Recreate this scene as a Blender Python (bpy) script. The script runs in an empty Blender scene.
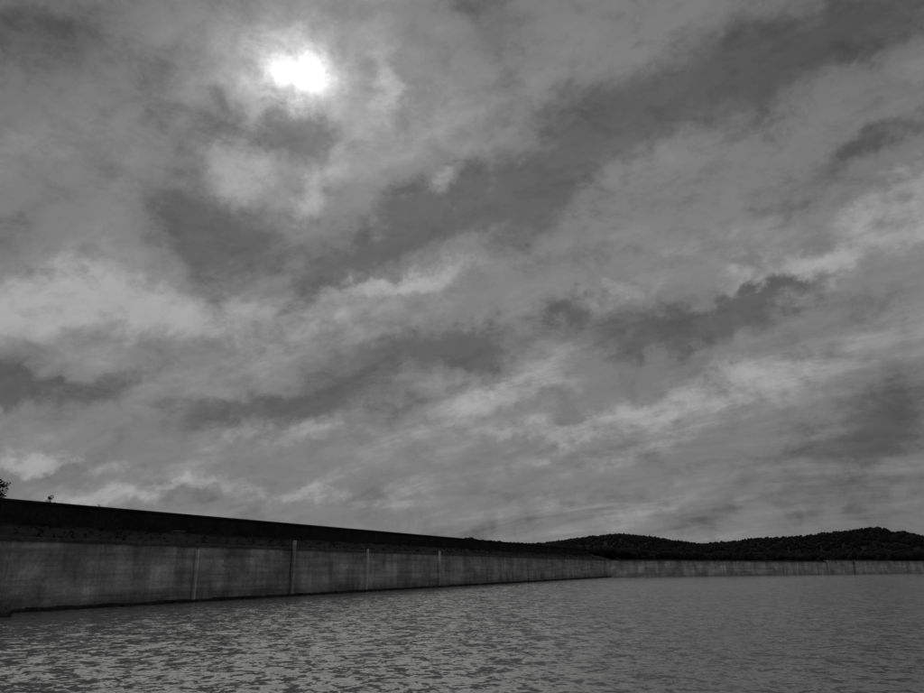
import bpy, math, random
import numpy as np
from mathutils import Vector, Matrix
random.seed(3); rng=np.random.default_rng(5)
scn=bpy.context.scene
scn.view_settings.view_transform='Standard'; scn.view_settings.look='None'
scn.view_settings.exposure=0; scn.view_settings.gamma=1
EYE=2.4; PITCH=math.radians(16.88)
cam=bpy.data.cameras.new("camera"); co=bpy.data.objects.new("camera",cam)
scn.collection.objects.link(co); scn.camera=co
cam.lens=28.25; cam.sensor_width=36; cam.clip_end=20000; cam.clip_start=0.1
co.location=(0,0,EYE); co.rotation_euler=(math.pi/2+PITCH,0,0)

F=725.; ct,st=math.cos(PITCH),math.sin(PITCH)
def bearing(px,py):
    """survey helper: photo reading -> compass azimuth / elevation (radians)"""
    x=(px-462)/F; v=(346.5-py)/F
    Y=ct-v*st; Z=st+v*ct
    return math.atan2(x,Y), math.atan2(Z,math.hypot(x,Y))

# ------------------------------------------------------------ node helpers
class NT:
    def __init__(s,t): s.t=t; s.n=t.nodes; s.l=t.links
    def new(s,k,**kw):
        n=s.n.new(k)
        for a,b in kw.items(): setattr(n,a,b)
        return n
    def put(s,sock,v):
        if isinstance(v,bpy.types.NodeSocket): s.l.new(v,sock)
        elif v is not None: sock.default_value=v
    def m(s,op,a,b=None,c=None,clamp=False):
        n=s.new('ShaderNodeMath',operation=op); n.use_clamp=clamp
        s.put(n.inputs[0],a); s.put(n.inputs[1],b); s.put(n.inputs[2],c)
        return n.outputs[0]
    def vm(s,op,a,b=None,c=None):
        n=s.new('ShaderNodeVectorMath',operation=op)
        s.put(n.inputs[0],a); s.put(n.inputs[1],b)
        if c is not None: s.put(n.inputs[3] if op=='SCALE' else n.inputs[2],c)
        return n.outputs['Value'] if op=='DOT_PRODUCT' else n.outputs[0]
    def noise(s,vec,scale,detail=6,rough=.55,dist=0.,color=False,lac=2.):
        n=s.new('ShaderNodeTexNoise'); s.put(n.inputs['Vector'],vec)
        n.inputs['Scale'].default_value=scale; n.inputs['Detail'].default_value=detail
        n.inputs['Roughness'].default_value=rough; n.inputs['Distortion'].default_value=dist
        n.inputs['Lacunarity'].default_value=lac
        return n.outputs['Color' if color else 'Fac']
    def map(s,v,a,b,c=0.,d=1.,smooth=True):
        n=s.new('ShaderNodeMapRange'); n.interpolation_type='SMOOTHSTEP' if smooth else 'LINEAR'
        s.put(n.inputs[0],v); s.put(n.inputs[1],a); s.put(n.inputs[2],b); s.put(n.inputs[3],c); s.put(n.inputs[4],d)
        return n.outputs[0]
    def mapping(s,v,loc=(0,0,0),rot=(0,0,0),scale=(1,1,1),kind='POINT'):
        n=s.new('ShaderNodeMapping'); n.vector_type=kind
        s.put(n.inputs[0],v); n.inputs[1].default_value=loc; n.inputs[2].default_value=rot; n.inputs[3].default_value=scale
        return n.outputs[0]
    def comb(s,a,b,c=0.):
        n=s.new('ShaderNodeCombineXYZ'); s.put(n.inputs[0],a); s.put(n.inputs[1],b); s.put(n.inputs[2],c); return n.outputs[0]
    def grey(s,v):
        n=s.new('ShaderNodeCombineColor')
        for i in range(3): s.put(n.inputs[i],v)
        return n.outputs[0]

# ------------------------------------------------------------ sky
SUN_AZ,SUN_EL=bearing(292,75)
w=bpy.data.worlds.new("sky"); scn.world=w; w.use_nodes=True
t=NT(w.node_tree); t.n.clear()
out=t.new('ShaderNodeOutputWorld'); bg=t.new('ShaderNodeBackground')
sky=t.new('ShaderNodeTexSky',sky_type='NISHITA'); sky.sun_disc=False
sky.sun_elevation=SUN_EL; sky.sun_rotation=SUN_AZ
D=t.new('ShaderNodeTexCoord').outputs['Generated']
sp=t.new('ShaderNodeSeparateXYZ'); t.l.new(D,sp.inputs[0]); X,Y,Z=sp.outputs
az=t.m('ARCTAN2',X,Y); el=t.m('ARCSINE',Z)
AE=t.comb(az,el)
zz=t.m('ADD',t.m('MAXIMUM',Z,0.0),0.24)
Q=t.comb(t.m('DIVIDE',X,zz),t.m('DIVIDE',Y,zz))
# wind direction of the cloud deck: streaks run along (-.77,.64)
QS=t.comb(t.m('MULTIPLY',t.vm('DOT_PRODUCT',Q,(-.77,.64,0)),.46),t.vm('DOT_PRODUCT',Q,(.64,.77,0)))
wc=t.vm('SUBTRACT',t.noise(D,9,5,.66,0,True),(.5,.5,.5))
W=t.vm('ADD',AE,t.vm('MULTIPLY',wc,(.21,.14,0)))
def quad(vec):
    s=t.new('ShaderNodeSeparateXYZ'); t.l.new(vec,s.inputs[0]); a,b=s.outputs[0],s.outputs[1]
    return t.comb(t.m('MULTIPLY',a,a),t.m('MULTIPLY',a,b),t.m('MULTIPLY',b,b)),t.comb(a,b,1.)
def blobs(lst,q):
    m1,m2=q; acc=None
    for (px,py,a,b,ang,wt) in lst:
        c=Vector(bearing(px,py)); r=math.radians(ang)
        pa=Vector(bearing(px+a*math.cos(r),py-a*math.sin(r)))-c
        pb=Vector(bearing(px+b*math.sin(r),py+b*math.cos(r)))-c
        h=pa.normalized(); k=Vector((-h.y,h.x)); la=pa.length; lb=abs(pb.dot(k))
        A=h.x*h.x/la**2+k.x*k.x/lb**2; B=2*(h.x*h.y/la**2+k.x*k.y/lb**2); Cc=h.y*h.y/la**2+k.y*k.y/lb**2
        d=-(2*A*c.x+B*c.y); e=-(2*Cc*c.y+B*c.x); f=A*c.x**2+B*c.x*c.y+Cc*c.y**2-math.log(wt)
        s=t.m('ADD',t.vm('DOT_PRODUCT',m1,(-A,-B,-Cc)),t.vm('DOT_PRODUCT',m2,(-d,-e,-f)))
        g=t.m('EXPONENT',s)
        acc=g if acc is None else t.m('ADD',g,acc)
    return acc
dark=[(296,136,40,25,-15,1.5),(215,225,60,38,-8,1.35),(198,130,30,28,30,.6),(110,60,140,45,0,.5),(30,20,80,40,0,.5),
 (690,85,190,50,24,1.0),(530,185,110,40,26,1.2),(420,225,80,30,24,1.1),(330,275,60,20,30,.7),(500,25,60,50,70,.6),
 (850,25,150,40,18,.7),(868,150,80,18,24,1.0),(790,215,60,20,25,.55),(690,325,80,22,6,1.35),(770,300,55,12,10,1.0),(640,345,50,16,0,.5),
 (572,308,32,14,-10,1.),(400,358,90,24,8,1.15),(475,340,48,22,5,1.15),(290,412,115,20,7,1.3),(110,380,120,14,3,.75),(12,380,42,26,-10,1.3),
 (890,405,95,38,20,1.1),(840,450,90,22,16,.6),(720,500,200,20,4,.5),(60,200,90,18,10,.35),(600,240,70,20,26,.4),
 (900,300,60,16,24,.45),(190,510,90,10,0,.4),(420,530,160,12,0,.45)]
bright=[(240,165,30,40,0,.55),(385,88,20,48,20,.75),(312,200,34,22,45,.8),(160,312,190,30,0,.85),(60,290,110,30,0,.35),(455,190,24,16,25,1.05),
 (400,283,90,10,10,.7),(500,393,60,20,18,.95),(820,262,140,18,24,.75),(915,190,50,18,24,.75),(730,385,130,22,18,.75),
 (45,466,62,12,4,1.05),(140,492,60,9,0,.6),(545,428,100,11,10,.6),(620,290,40,12,16,.55),(300,494,140,8,2,.5),(600,505,120,12,0,.3),
 (560,335,30,30,0,.4),(250,75,50,60,0,.4),(330,440,120,9,6,.45),(640,445,90,11,12,.5)]
qW=quad(W)
SB=blobs(bright,qW); SD=blobs(dark,qW)
n1=t.noise(QS,4.2,8,.63,.35)
n3=t.noise(t.mapping(D,scale=(1,1,1.6)),18,7,.66,.3)
n1c=t.m('SUBTRACT',n1,.5); n3c=t.m('SUBTRACT',n3,.5)
bil=t.m('ABSOLUTE',t.m('MULTIPLY',n3c,2.))          # billow creases
mixn=t.m('ADD',t.m('MULTIPLY',n1c,1.6),t.m('MULTIPLY',n3c,1.1))
dd=t.map(t.m('SUBTRACT',SD,t.m('MULTIPLY',mixn,.95)),.1,1.15)
bb=t.map(t.m('ADD',t.m('SUBTRACT',SB,t.m('MULTIPLY',SD,.3)),t.m('MULTIPLY',mixn,1.15)),.0,1.05)
base=t.map(el,0.0,.5,.465,.492)
edge=blobs([(30,0,260,170,0,.06),(924,0,300,200,0,.06),(960,560,260,170,0,.035),(-200,300,160,300,0,.05)],quad(AE))
g=t.m('SUBTRACT',base,edge)
g=t.m('ADD',g,t.m('MULTIPLY',bb,.155))
g=t.m('SUBTRACT',g,t.m('MULTIPLY',dd,.12))
g=t.m('ADD',g,t.m('MULTIPLY',mixn,.085))
g=t.m('SUBTRACT',g,t.m('MULTIPLY',bil,.055))
V2=t.vm('ADD',AE,t.vm('MULTIPLY',wc,(.12,.10,0)))
halo=blobs([(285,72,110,75,-20,.09),(298,78,58,36,-28,.22),(293,74,33,18,-28,.30)],quad(V2))
g=t.m('ADD',g,t.m('MULTIPLY',halo,t.m('ADD',1.,t.m('MULTIPLY',mixn,.9))))
lin=t.m('POWER',t.m('MAXIMUM',g,.02),2.2)
bw=t.new('ShaderNodeRGBToBW'); t.l.new(sky.outputs[0],bw.inputs[0])
tot=t.m('ADD',t.m('MULTIPLY',lin,10.),t.m('MULTIPLY',bw.outputs[0],.02))
t.l.new(t.grey(tot),bg.inputs[0]); bg.inputs[1].default_value=.1
t.l.new(bg.outputs[0],out.inputs[0])
w.cycles.sampling_method='MANUAL'; w.cycles.sample_map_resolution=256

sl=bpy.data.lights.new("sun",'SUN'); sl.energy=.5; sl.angle=math.radians(60); sl.color=(1,.985,.96)
so=bpy.data.objects.new("sun",sl); scn.collection.objects.link(so)
sl.energy=.28
sd=Vector((math.sin(SUN_AZ)*math.cos(SUN_EL),math.cos(SUN_AZ)*math.cos(SUN_EL),math.sin(SUN_EL)))
so.rotation_euler=sd.to_track_quat('Z','Y').to_euler(); so.location=sd*100

# ------------------------------------------------------------ materials
def mat(name):
    m=bpy.data.materials.new(name); m.use_nodes=True; T=NT(m.node_tree)
    b=T.n['Principled BSDF']; return m,T,b
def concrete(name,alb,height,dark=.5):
    m,T,b=mat(name)
    o=T.new('ShaderNodeTexCoord').outputs['Object']
    s=T.new('ShaderNodeSeparateXYZ'); T.l.new(o,s.inputs[0])
    big=T.noise(o,.3,6,.65); fine=T.noise(o,5,6,.7)
    streak=T.noise(T.mapping(o,scale=(1.,1.,.16)),1.1,5,.6)
    tide=T.noise(T.mapping(o,scale=(.05,.05,1.)),2.4,5,.65)
    cell=T.new('ShaderNodeTexWhiteNoise',noise_dimensions='1D'); T.put(cell.inputs['W'],T.m('FLOOR',T.m('DIVIDE',s.outputs[0],6.0)))
    v=T.m('MULTIPLY',T.map(big,.32,.68,.6,1.35),T.map(streak,.33,.7,.78,1.15))
    v=T.m('MULTIPLY',v,T.map(tide,.32,.68,.72,1.25))
    v=T.m('MULTIPLY',v,T.map(fine,.3,.7,.8,1.2)); v=T.m('MULTIPLY',v,T.m('MULTIPLY_ADD',cell.outputs[0],.14,.93))
    zn=T.m('ADD',T.m('DIVIDE',s.outputs[2],height),T.m('MULTIPLY',T.m('SUBTRACT',big,.5),.15))
    wet=T.map(zn,.0,.34,dark,1.)
    top=T.map(zn,.66,.8,1.,.82)
    v=T.m('MULTIPLY',T.m('MULTIPLY',v,wet),T.m('MULTIPLY',top,alb))
    T.l.new(T.grey(v),b.inputs['Base Color']); b.inputs['Roughness'].default_value=.85
    b.inputs['Specular IOR Level'].default_value=.25
    bp=T.new('ShaderNodeBump'); bp.inputs['Distance'].default_value=.03; bp.inputs['Strength'].default_value=.6
    T.l.new(fine,bp.inputs['Height']); T.l.new(bp.outputs[0],b.inputs['Normal'])
    return m
def mottled(name,a,bv,scale,rough=.95):
    m,T,b=mat(name); o=T.new('ShaderNodeTexCoord').outputs['Object']
    n=T.noise(o,scale,5,.7); n2=T.noise(o,scale*.13,3,.6)
    v=T.m('MULTIPLY',T.map(n,.3,.7,a,bv),T.map(n2,.3,.7,.7,1.3))
    T.l.new(T.grey(v),b.inputs['Base Color']); b.inputs['Roughness'].default_value=rough
    b.inputs['Specular IOR Level'].default_value=.08
    bp=T.new('ShaderNodeBump'); bp.inputs['Distance'].default_value=.1; T.l.new(n,bp.inputs['Height']); T.l.new(bp.outputs[0],b.inputs['Normal'])
    return m
M_wall=concrete("weathered_concrete",.31,4.0,.5)
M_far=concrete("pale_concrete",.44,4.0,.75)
M_post=concrete("post_concrete",.50,6.0,.8)
M_cope=mottled("coping_concrete",.05,.11,3)
M_shade=mottled("waterline_shade_dark",.012,.04,3)  # near-black colour carries the shadow and reflection along the wall base
M_par=mottled("dark_parapet_stone",.012,.03,4)
M_grass=mottled("rough_grass",.012,.03,2.5)
M_leaf=mottled("foliage",.01,.028,.7)
M_forest=mottled("forest_foliage",.012,.022,.12)
M_hill=mottled("hillside",.010,.02,.05)
M_ground=mottled("ground_soil",.05,.11,.5)
M_rock=mottled("wet_rock",.03,.08,6,.6)
M_bark=mottled("bark",.02,.05,8)

def mesh(name,v,f,m,loc=(0,0,0),rz=0,parent=None,smooth=False):
    me=bpy.data.meshes.new(name); me.from_pydata([tuple(p) for p in v],[],[tuple(int(i) for i in q) for q in f]); me.update()
    if smooth: me.polygons.foreach_set('use_smooth',[True]*len(me.polygons))
    ob=bpy.data.objects.new(name,me); ob.location=loc; ob.rotation_euler=(0,0,rz)
    for k in (m if isinstance(m,list) else [m]): me.materials.append(k)
    scn.collection.objects.link(ob)
    if parent: ob.parent=parent
    return ob
def empty(name,loc,rz=0):
    e=bpy.data.objects.new(name,None); e.location=loc; e.rotation_euler=(0,0,rz); scn.collection.objects.link(e); return e
def box(V,Fc,x0,x1,y0,y1,z0,z1,bev=0.0,batter=0.):
    """chamfered box; batter leans the front (y0) face back with height"""
    n=len(V); b=bev
    for z,i in ((z0,0),(z1-b,0),(z1,b)):
        yy=y0+batter*(z-z0)
        V+= [(x0+i,yy+i,z),(x1-i,yy+i,z),(x1-i,y1-i,z),(x0+i,y1-i,z)]
    for k in (0,4):
        for j in range(4): Fc.append((n+k+j,n+k+(j+1)%4,n+k+4+(j+1)%4,n+k+4+j))
    Fc.append((n+8,n+9,n+10,n+11)); Fc.append((n+3,n+2,n+1,n))

# ------------------------------------------------------------ left wall   (local x along wall, y behind, z up)
P0=Vector((-24.8,41.4,0)); C=Vector((35.3,181.6,0)); dl=(C-P0).normalized(); rzL=math.atan2(dl.y,dl.x)
LEN=(C-P0).length; H=4.0
wl=empty("reservoir_wall",P0,rzL)
V=[];Fc=[]; x=-102.
while x<LEN-.1:
    x1=min(x+6,LEN); dy=random.uniform(-.012,.012)
    box(V,Fc,x+.008,x1-.008,dy,.9,-.6,H-.22,.01,.02); x=x1
mesh("wall_panels",V,Fc,M_wall,parent=wl)
V=[];Fc=[]; x=-102.
while x<LEN-.1:
    x1=min(x+3,LEN); box(V,Fc,x+.01,x1-.01,-.02+random.uniform(-.01,.01),1.05,H-.22,H+random.uniform(-.015,.015),.03); x=x1
mesh("coping",V,Fc,M_cope,parent=wl)
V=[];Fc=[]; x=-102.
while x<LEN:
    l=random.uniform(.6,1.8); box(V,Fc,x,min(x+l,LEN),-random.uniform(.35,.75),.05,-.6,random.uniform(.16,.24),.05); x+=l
mesh("waterline_shade_strip",V,Fc,M_shade,parent=wl)  # added low dark strip, painting the wall's shadow and reflection at the waterline
V=[];Fc=[]
for s,wd,z0,z1 in ((14.2,.14,-.3,H-.45),(25.8,.24,-.3,H+.55),(38.3,.11,-.3,H+.1),(55.6,.2,-.3,H+.2),(-9,.2,-.3,H-.4),(-31,.26,-.3,H+.5)):
    box(V,Fc,s-wd/2,s+wd/2,-.26,-.06,z0,z1,.03)
mesh("pilaster_posts",V,Fc,M_post,parent=wl)
V=[];Fc=[]
box(V,Fc,12.5,13.0,.2,.7,H+.02,H+.75,.04); box(V,Fc,12.42,13.08,.12,.78,H+.753,H+.86,.03)
mesh("marker_block",V,Fc,M_cope,parent=wl)

# embankment behind the wall, with parapet
N=260; xs=np.linspace(-102,LEN+8,N)
prof=[(1.0,H-.15),(1.6,H+.12),(2.4,H+.38),(3.3,H+.62),(4.2,H+.82),(5.0,H+.95),(5.5,H+1.0),(5.66,H+1.4),(9.5,H+1.4),(12,H+.6),(24,-.4)]
V=[];Fc=[]
for i,xx in enumerate(xs):
    for j,(yy,z) in enumerate(prof):
        a=.07 if 0<j<6 else .01
        V.append((xx,yy,z+rng.normal()*a))
for i in range(N-1):
    for j in range(len(prof)-1):
        a=i*len(prof)+j; Fc.append((a,a+len(prof),a+len(prof)+1,a+1))
mesh("grass_embankment",V,Fc,M_grass,loc=P0,rz=rzL,smooth=True)
par=empty("parapet_wall",P0,rzL)
V=[];Fc=[];x=-102.
while x<LEN:
    box(V,Fc,x,x+3.98,5.25,5.65,H+.5,H+2.32,.02); x+=4
mesh("parapet_body",V,Fc,M_par,parent=par)
V=[];Fc=[];x=-102.
while x<LEN:
    box(V,Fc,x,x+3.985,5.12,5.78,H+2.323,H+2.47,.03); x+=4
mesh("parapet_coping",V,Fc,M_par,parent=par)

# ------------------------------------------------------------ foliage helper: many leaf quads
def leaves(cs,rad,n,size,flat=1.):
    cs=np.asarray(cs,float); k=len(cs)
    c=np.repeat(cs,n,0); r=np.repeat(np.asarray(rad,float),n)
    d=rng.normal(size=(k*n,3)); d/=np.linalg.norm(d,axis=1)[:,None]
    p=c+d*(r*rng.uniform(.25,1,k*n)**.5)[:,None]*np.array([1,1,flat])
    u=rng.normal(size=(k*n,3)); u/=np.linalg.norm(u,axis=1)[:,None]
    v=np.cross(u,rng.normal(size=(k*n,3))); v/=np.linalg.norm(v,axis=1)[:,None]
    s=(size*rng.uniform(.5,1.3,k*n))[:,None]
    vv=np.stack([p-u*s,p+v*s*.5,p+u*s,p-v*s*.5],1).reshape(-1,3)
    return vv,np.arange(len(vv)).reshape(-1,4)
cs=[];rd=[]
for i in range(1500):
    s=rng.uniform(-60,LEN); y=rng.uniform(.9,4.9); z=np.interp(y,[a for a,_ in prof],[b for _,b in prof])
    r=rng.uniform(.1,.26); cs.append((s,y,z+r*.1)); rd.append(r)
for i in range(40):
    s=rng.uniform(-30,60); cs.append((s,rng.uniform(.95,1.5),H+rng.uniform(.02,.12))); rd.append(rng.uniform(.1,.2))
vv,ff=leaves(cs,rd,22,.06)
mesh("scrub_vegetation",vv,ff,M_leaf,loc=P0,rz=rzL)

def young_tree(loc,h,spread,nleaf,name="young_tree",ls=.08):
    root=empty(name,loc)
    V=[];Fc=[]
    def limb(a,b,r0,r1,seg=6):
        a=Vector(a);b=Vector(b); d=(b-a).normalized(); u=d.orthogonal().normalized(); v=d.cross(u); n=len(V)
        for p,r in ((a,r0),(b,r1)):
            for k in range(seg):
                t_=2*math.pi*k/seg; V.append(p+(u*math.cos(t_)+v*math.sin(t_))*r)
        for k in range(seg): Fc.append((n+k,n+(k+1)%seg,n+seg+(k+1)%seg,n+seg+k))
    pts=[Vector((0,0,-.3))]
    for i in range(1,6): pts.append(Vector((random.uniform(-.06,.06)*h*.3,random.uniform(-.05,.05)*h*.3,h*i/5)))
    cs=[];rd=[]
    for i in range(5):
        limb(pts[i],pts[i+1],.014*h*(1-i/5.5),.014*h*(1-(i+1)/5.5))
        if i>=1:
            for k in range(6):
                a=random.uniform(0,6.28); L=spread*(1-.15*i)*random.uniform(.5,1.1)
                base_=pts[i].lerp(pts[i+1],random.random()); e=base_+Vector((math.cos(a)*L,math.sin(a)*L,L*random.uniform(.2,.9)))
                limb(base_,e,.006*h,.002*h,4)
                for q in (.4,.7,1.): cs.append(base_.lerp(e,q)); rd.append(spread*.2)
    cs.append(pts[-1]); rd.append(spread*.1)
    mesh("trunk_and_limbs",V,Fc,M_bark,parent=root)
    vv,ff=leaves([tuple(c) for c in cs],rd,nleaf,ls); mesh("leaves",vv,ff,M_leaf,parent=root)
Rz=Matrix.Rotation(rzL,4,'Z')
def onbank(s,y,z): return P0+(Rz@Vector((s,y,0)))+Vector((0,0,z))
young_tree(onbank(4.6,8.5,5.3),2.5,1.0,14)
young_tree(onbank(8.0,8,5.4),1.7,.5,5,ls=.06)
young_tree(onbank(12.2,8,5.4),1.4,.4,3,ls=.05)

# ------------------------------------------------------------ far wall
E=Vector((165,272,0)); df=(E-C).normalized(); rzF=math.atan2(df.y,df.x); LF=(E-C).length
fw=empty("far_reservoir_wall",C,rzF)
V=[];Fc=[];x=0.
while x<330:
    box(V,Fc,x+.01,x+7.985,random.uniform(-.03,.03),.9,-.6,H-.25 if x<96 else H+.15,.02,.02); x+=8
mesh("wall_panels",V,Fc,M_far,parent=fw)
V=[];Fc=[];x=0.
while x<330:
    zt=H-.25 if x<96 else H+.15
    box(V,Fc,x+.01,x+3.98,-.1,1.1,zt+.003,zt+.28,.03); x+=4
mesh("coping",V,Fc,M_cope,parent=fw)
V=[];Fc=[]
for s in (96,112): box(V,Fc,s-.25,s+.25,-.35,-.08,-.4,H+.2,.05)
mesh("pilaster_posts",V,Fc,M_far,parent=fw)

# ------------------------------------------------------------ land, hills, forest
rid=[(300,548),(400,546),(440,544),(470,545),(500,546),(530,547),(560,544),(590,540),(620,537),(650,540),(680,545),(700,547),(730,545),(760,542),(800,540),(830,536),(860,533),(880,531),(895,536),(905,535),(924,540),(980,536),(1100,540),(1300,545)]
ra=[];re=[]
for a,b in rid:
    A,Ee=bearing(a,b); ra.append(A); re.append(math.tan(Ee))
def ridge(A): return np.interp(A,ra,re)
def hillz(A,r):
    R0=430;R1=880+60*np.sin(A*9)
    zr=EYE+R1*ridge(A)
    tt=np.clip((r-R0)/(R1-R0),0,1); s=tt*tt*(3-2*tt)
    back=np.clip((r-R1)/600,0,1)
    return 3.7+(zr-3.7)*s*(1-.5*back)+2.2*np.sin(A*60+r*.012)*s*(tt<1)*(1-tt)
AA=np.radians(np.linspace(-60,80,400)); RR=np.concatenate([np.linspace(225,430,6),np.linspace(445,1500,60)])
V=[];Fc=[]
def far_r(A):
    dx,dy=math.sin(A),math.cos(A)
    best=1e9
    for p,q in ((P0-dl*110,C),(C,C+df*330)):
        e=q-p; den=dx*e.y-dy*e.x
        if abs(den)<1e-9: continue
        r=(p.x*e.y-p.y*e.x)/den; k=(p.x*dy-p.y*dx)/den
        if r>0 and -0.02<=k<=1.02: best=min(best,r)
    return best
for A in AA:
    fr=far_r(A)
    left=A<math.atan2(C.x,C.y)
    fr=(fr+(14 if left else 0.8)) if fr<1e8 else 400
    fr=min(fr,400)
    for j,r in enumerate(RR):
        rr=fr+(r-225)/(430-225)*(430-fr) if r<=430 else r
        z=hillz(A,rr)
        if left and rr<430: z=1.0+2.7*max(0,(rr-fr)/(430-fr))
        V.append((math.sin(A)*rr,math.cos(A)*rr,z))
nr=len(RR)
for i in range(len(AA)-1):
    for j in range(nr-1):
        a=i*nr+j; Fc.append((a,a+1,a+nr+1,a+nr))
mesh("hills",V,Fc,M_hill,smooth=True)

import bmesh
bm=bmesh.new(); bmesh.ops.create_icosphere(bm,subdivisions=2,radius=1)
iv=np.array([v.co[:] for v in bm.verts]); iff=np.array([[v.index for v in f.verts] for f in bm.faces]); bm.free()
def crowns(name,pts,rad,tall,m):
    k=len(pts); n=len(iv)
    jit=1+rng.normal(size=(k,n,1))*.2
    P=np.asarray(pts)[:,None,:]+iv[None]*jit*np.asarray(rad)[:,None,None]*np.stack([np.ones(k),np.ones(k),tall],1)[:,None,:]
    Vn=P.reshape(-1,3).astype(np.float32); Fn=(iff[None]+(np.arange(k)*n)[:,None,None]).reshape(-1).astype(np.int32)
    me=bpy.data.meshes.new(name); me.vertices.add(len(Vn)); me.vertices.foreach_set('co',Vn.ravel())
    me.loops.add(len(Fn)); me.loops.foreach_set('vertex_index',Fn)
    nf=len(Fn)//3; me.polygons.add(nf); me.polygons.foreach_set('loop_start',np.arange(nf,dtype=np.int32)*3)
    me.update(calc_edges=True); me.validate(); me.materials.append(m)
    ob=bpy.data.objects.new(name,me); scn.collection.objects.link(ob)
pts=[];rad=[];tl=[]
for i in range(12000):
    A=math.radians(rng.uniform(-12,50)); r=rng.uniform(470,960)
    if i%2==0: r=rng.uniform(800,950)
    q=rng.uniform(1.2,2.4); z=float(hillz(A,r))
    pts.append((math.sin(A)*r,math.cos(A)*r,z+q*.4)); rad.append(q); tl.append(rng.uniform(.8,1.3))
crowns("hill_forest",pts,rad,np.array(tl),M_forest)
pts=[];rad=[];tl=[]
bA=[bearing(a,560)[0] for a in (400,440,470,500,530,620,700,924)]
for i in range(3600):
    A=math.radians(rng.uniform(-6,48)) if i%3 else math.radians(rng.uniform(-4,13)); r=rng.uniform(330,420)
    fr=far_r(A)
    if r<fr+12: r=fr+rng.uniform(12,60)
    top=EYE+r*float(np.interp(A,bA,[.034,.0368,.0345,.0315,.028,.023,.0165,.017]))*(1+.04*math.sin(A*70)+.04*math.sin(A*173))
    q=rng.uniform(.8,1.6); z=max(3.2,top-q-rng.exponential(1.8))
    pts.append((math.sin(A)*r,math.cos(A)*r,z)); rad.append(q); tl.append(rng.uniform(.8,1.2))
crowns("tree_belt",pts,rad,np.array(tl),M_forest)

# ------------------------------------------------------------ ground sheet, shore, water
s_=9000; mesh("ground",[(-s_,-s_,-.7),(s_,-s_,-.7),(s_,s_,-.7),(-s_,s_,-.7)],[(0,1,2,3)],M_ground)
nx,ny=130,70; V=[];Fc=[]
gx=np.linspace(-40,60,nx); gy=np.linspace(-30,19,ny)
for yy in gy:
    for xx in gx:
        ys=11+5.4*math.exp(-((xx+10.6)/2.6)**2)+.4*math.sin(xx*.7)
        V.append((xx,yy,min(.07*(ys-yy),1.1+.01*abs(yy))+rng.normal()*.02))
for j in range(ny-1):
    for i in range(nx-1):
        a=j*nx+i; Fc.append((a,a+1,a+nx+1,a+nx))
mesh("shore",V,Fc,M_rock,smooth=True)
m,T,b=mat('lake_water')
o=T.new('ShaderNodeTexCoord').outputs['Object']
half=(.5,.5,.5)
s1=T.vm('SUBTRACT',T.noise(T.mapping(o,rot=(0,0,.3)),1.5,3,.6,.8,True),half)
s2=T.vm('SUBTRACT',T.noise(T.mapping(o,rot=(0,0,-.25)),5.0,4,.62,.5,True),half)
gust=T.map(T.noise(T.mapping(o,rot=(0,0,.2),scale=(.5,1.2,1)),.05,4,.6),.35,.65,.8,1.15)
sl_=T.vm('ADD',T.vm('MULTIPLY',s1,(.35,.80,0)),T.vm('MULTIPLY',s2,(.45,1.0,0)))
sl_=T.vm('SCALE',sl_,None,gust)
nrm=T.vm('NORMALIZE',T.vm('ADD',sl_,(0,0,1.)))
T.l.new(nrm,b.inputs['Normal'])
b.inputs['Base Color'].default_value=(.15,.15,.15,1); b.inputs['Roughness'].default_value=.14; b.inputs['IOR'].default_value=1.42
a=P0-dl*130
mesh("reservoir_water",[(a.x,a.y,0),(a.x+60,a.y-60,0),(420,-60,0),(C+df*330)[:],(C.x,C.y,0)],[(0,1,2,3,4)],m)
# rock at the foot of the wall
bm=bmesh.new(); bmesh.ops.create_icosphere(bm,subdivisions=3,radius=1)
for v in bm.verts:
    v.co*=1+.18*math.sin(v.co.x*4+1)*math.cos(v.co.y*5)+random.uniform(-.05,.05); v.co.x*=.7; v.co.y*=.5; v.co.z*=.42
me=bpy.data.meshes.new("boulder"); bm.to_mesh(me); bm.free(); me.materials.append(M_rock)
ob=bpy.data.objects.new("boulder",me); ob.location=(-23.1,38.2,.15); scn.collection.objects.link(ob)
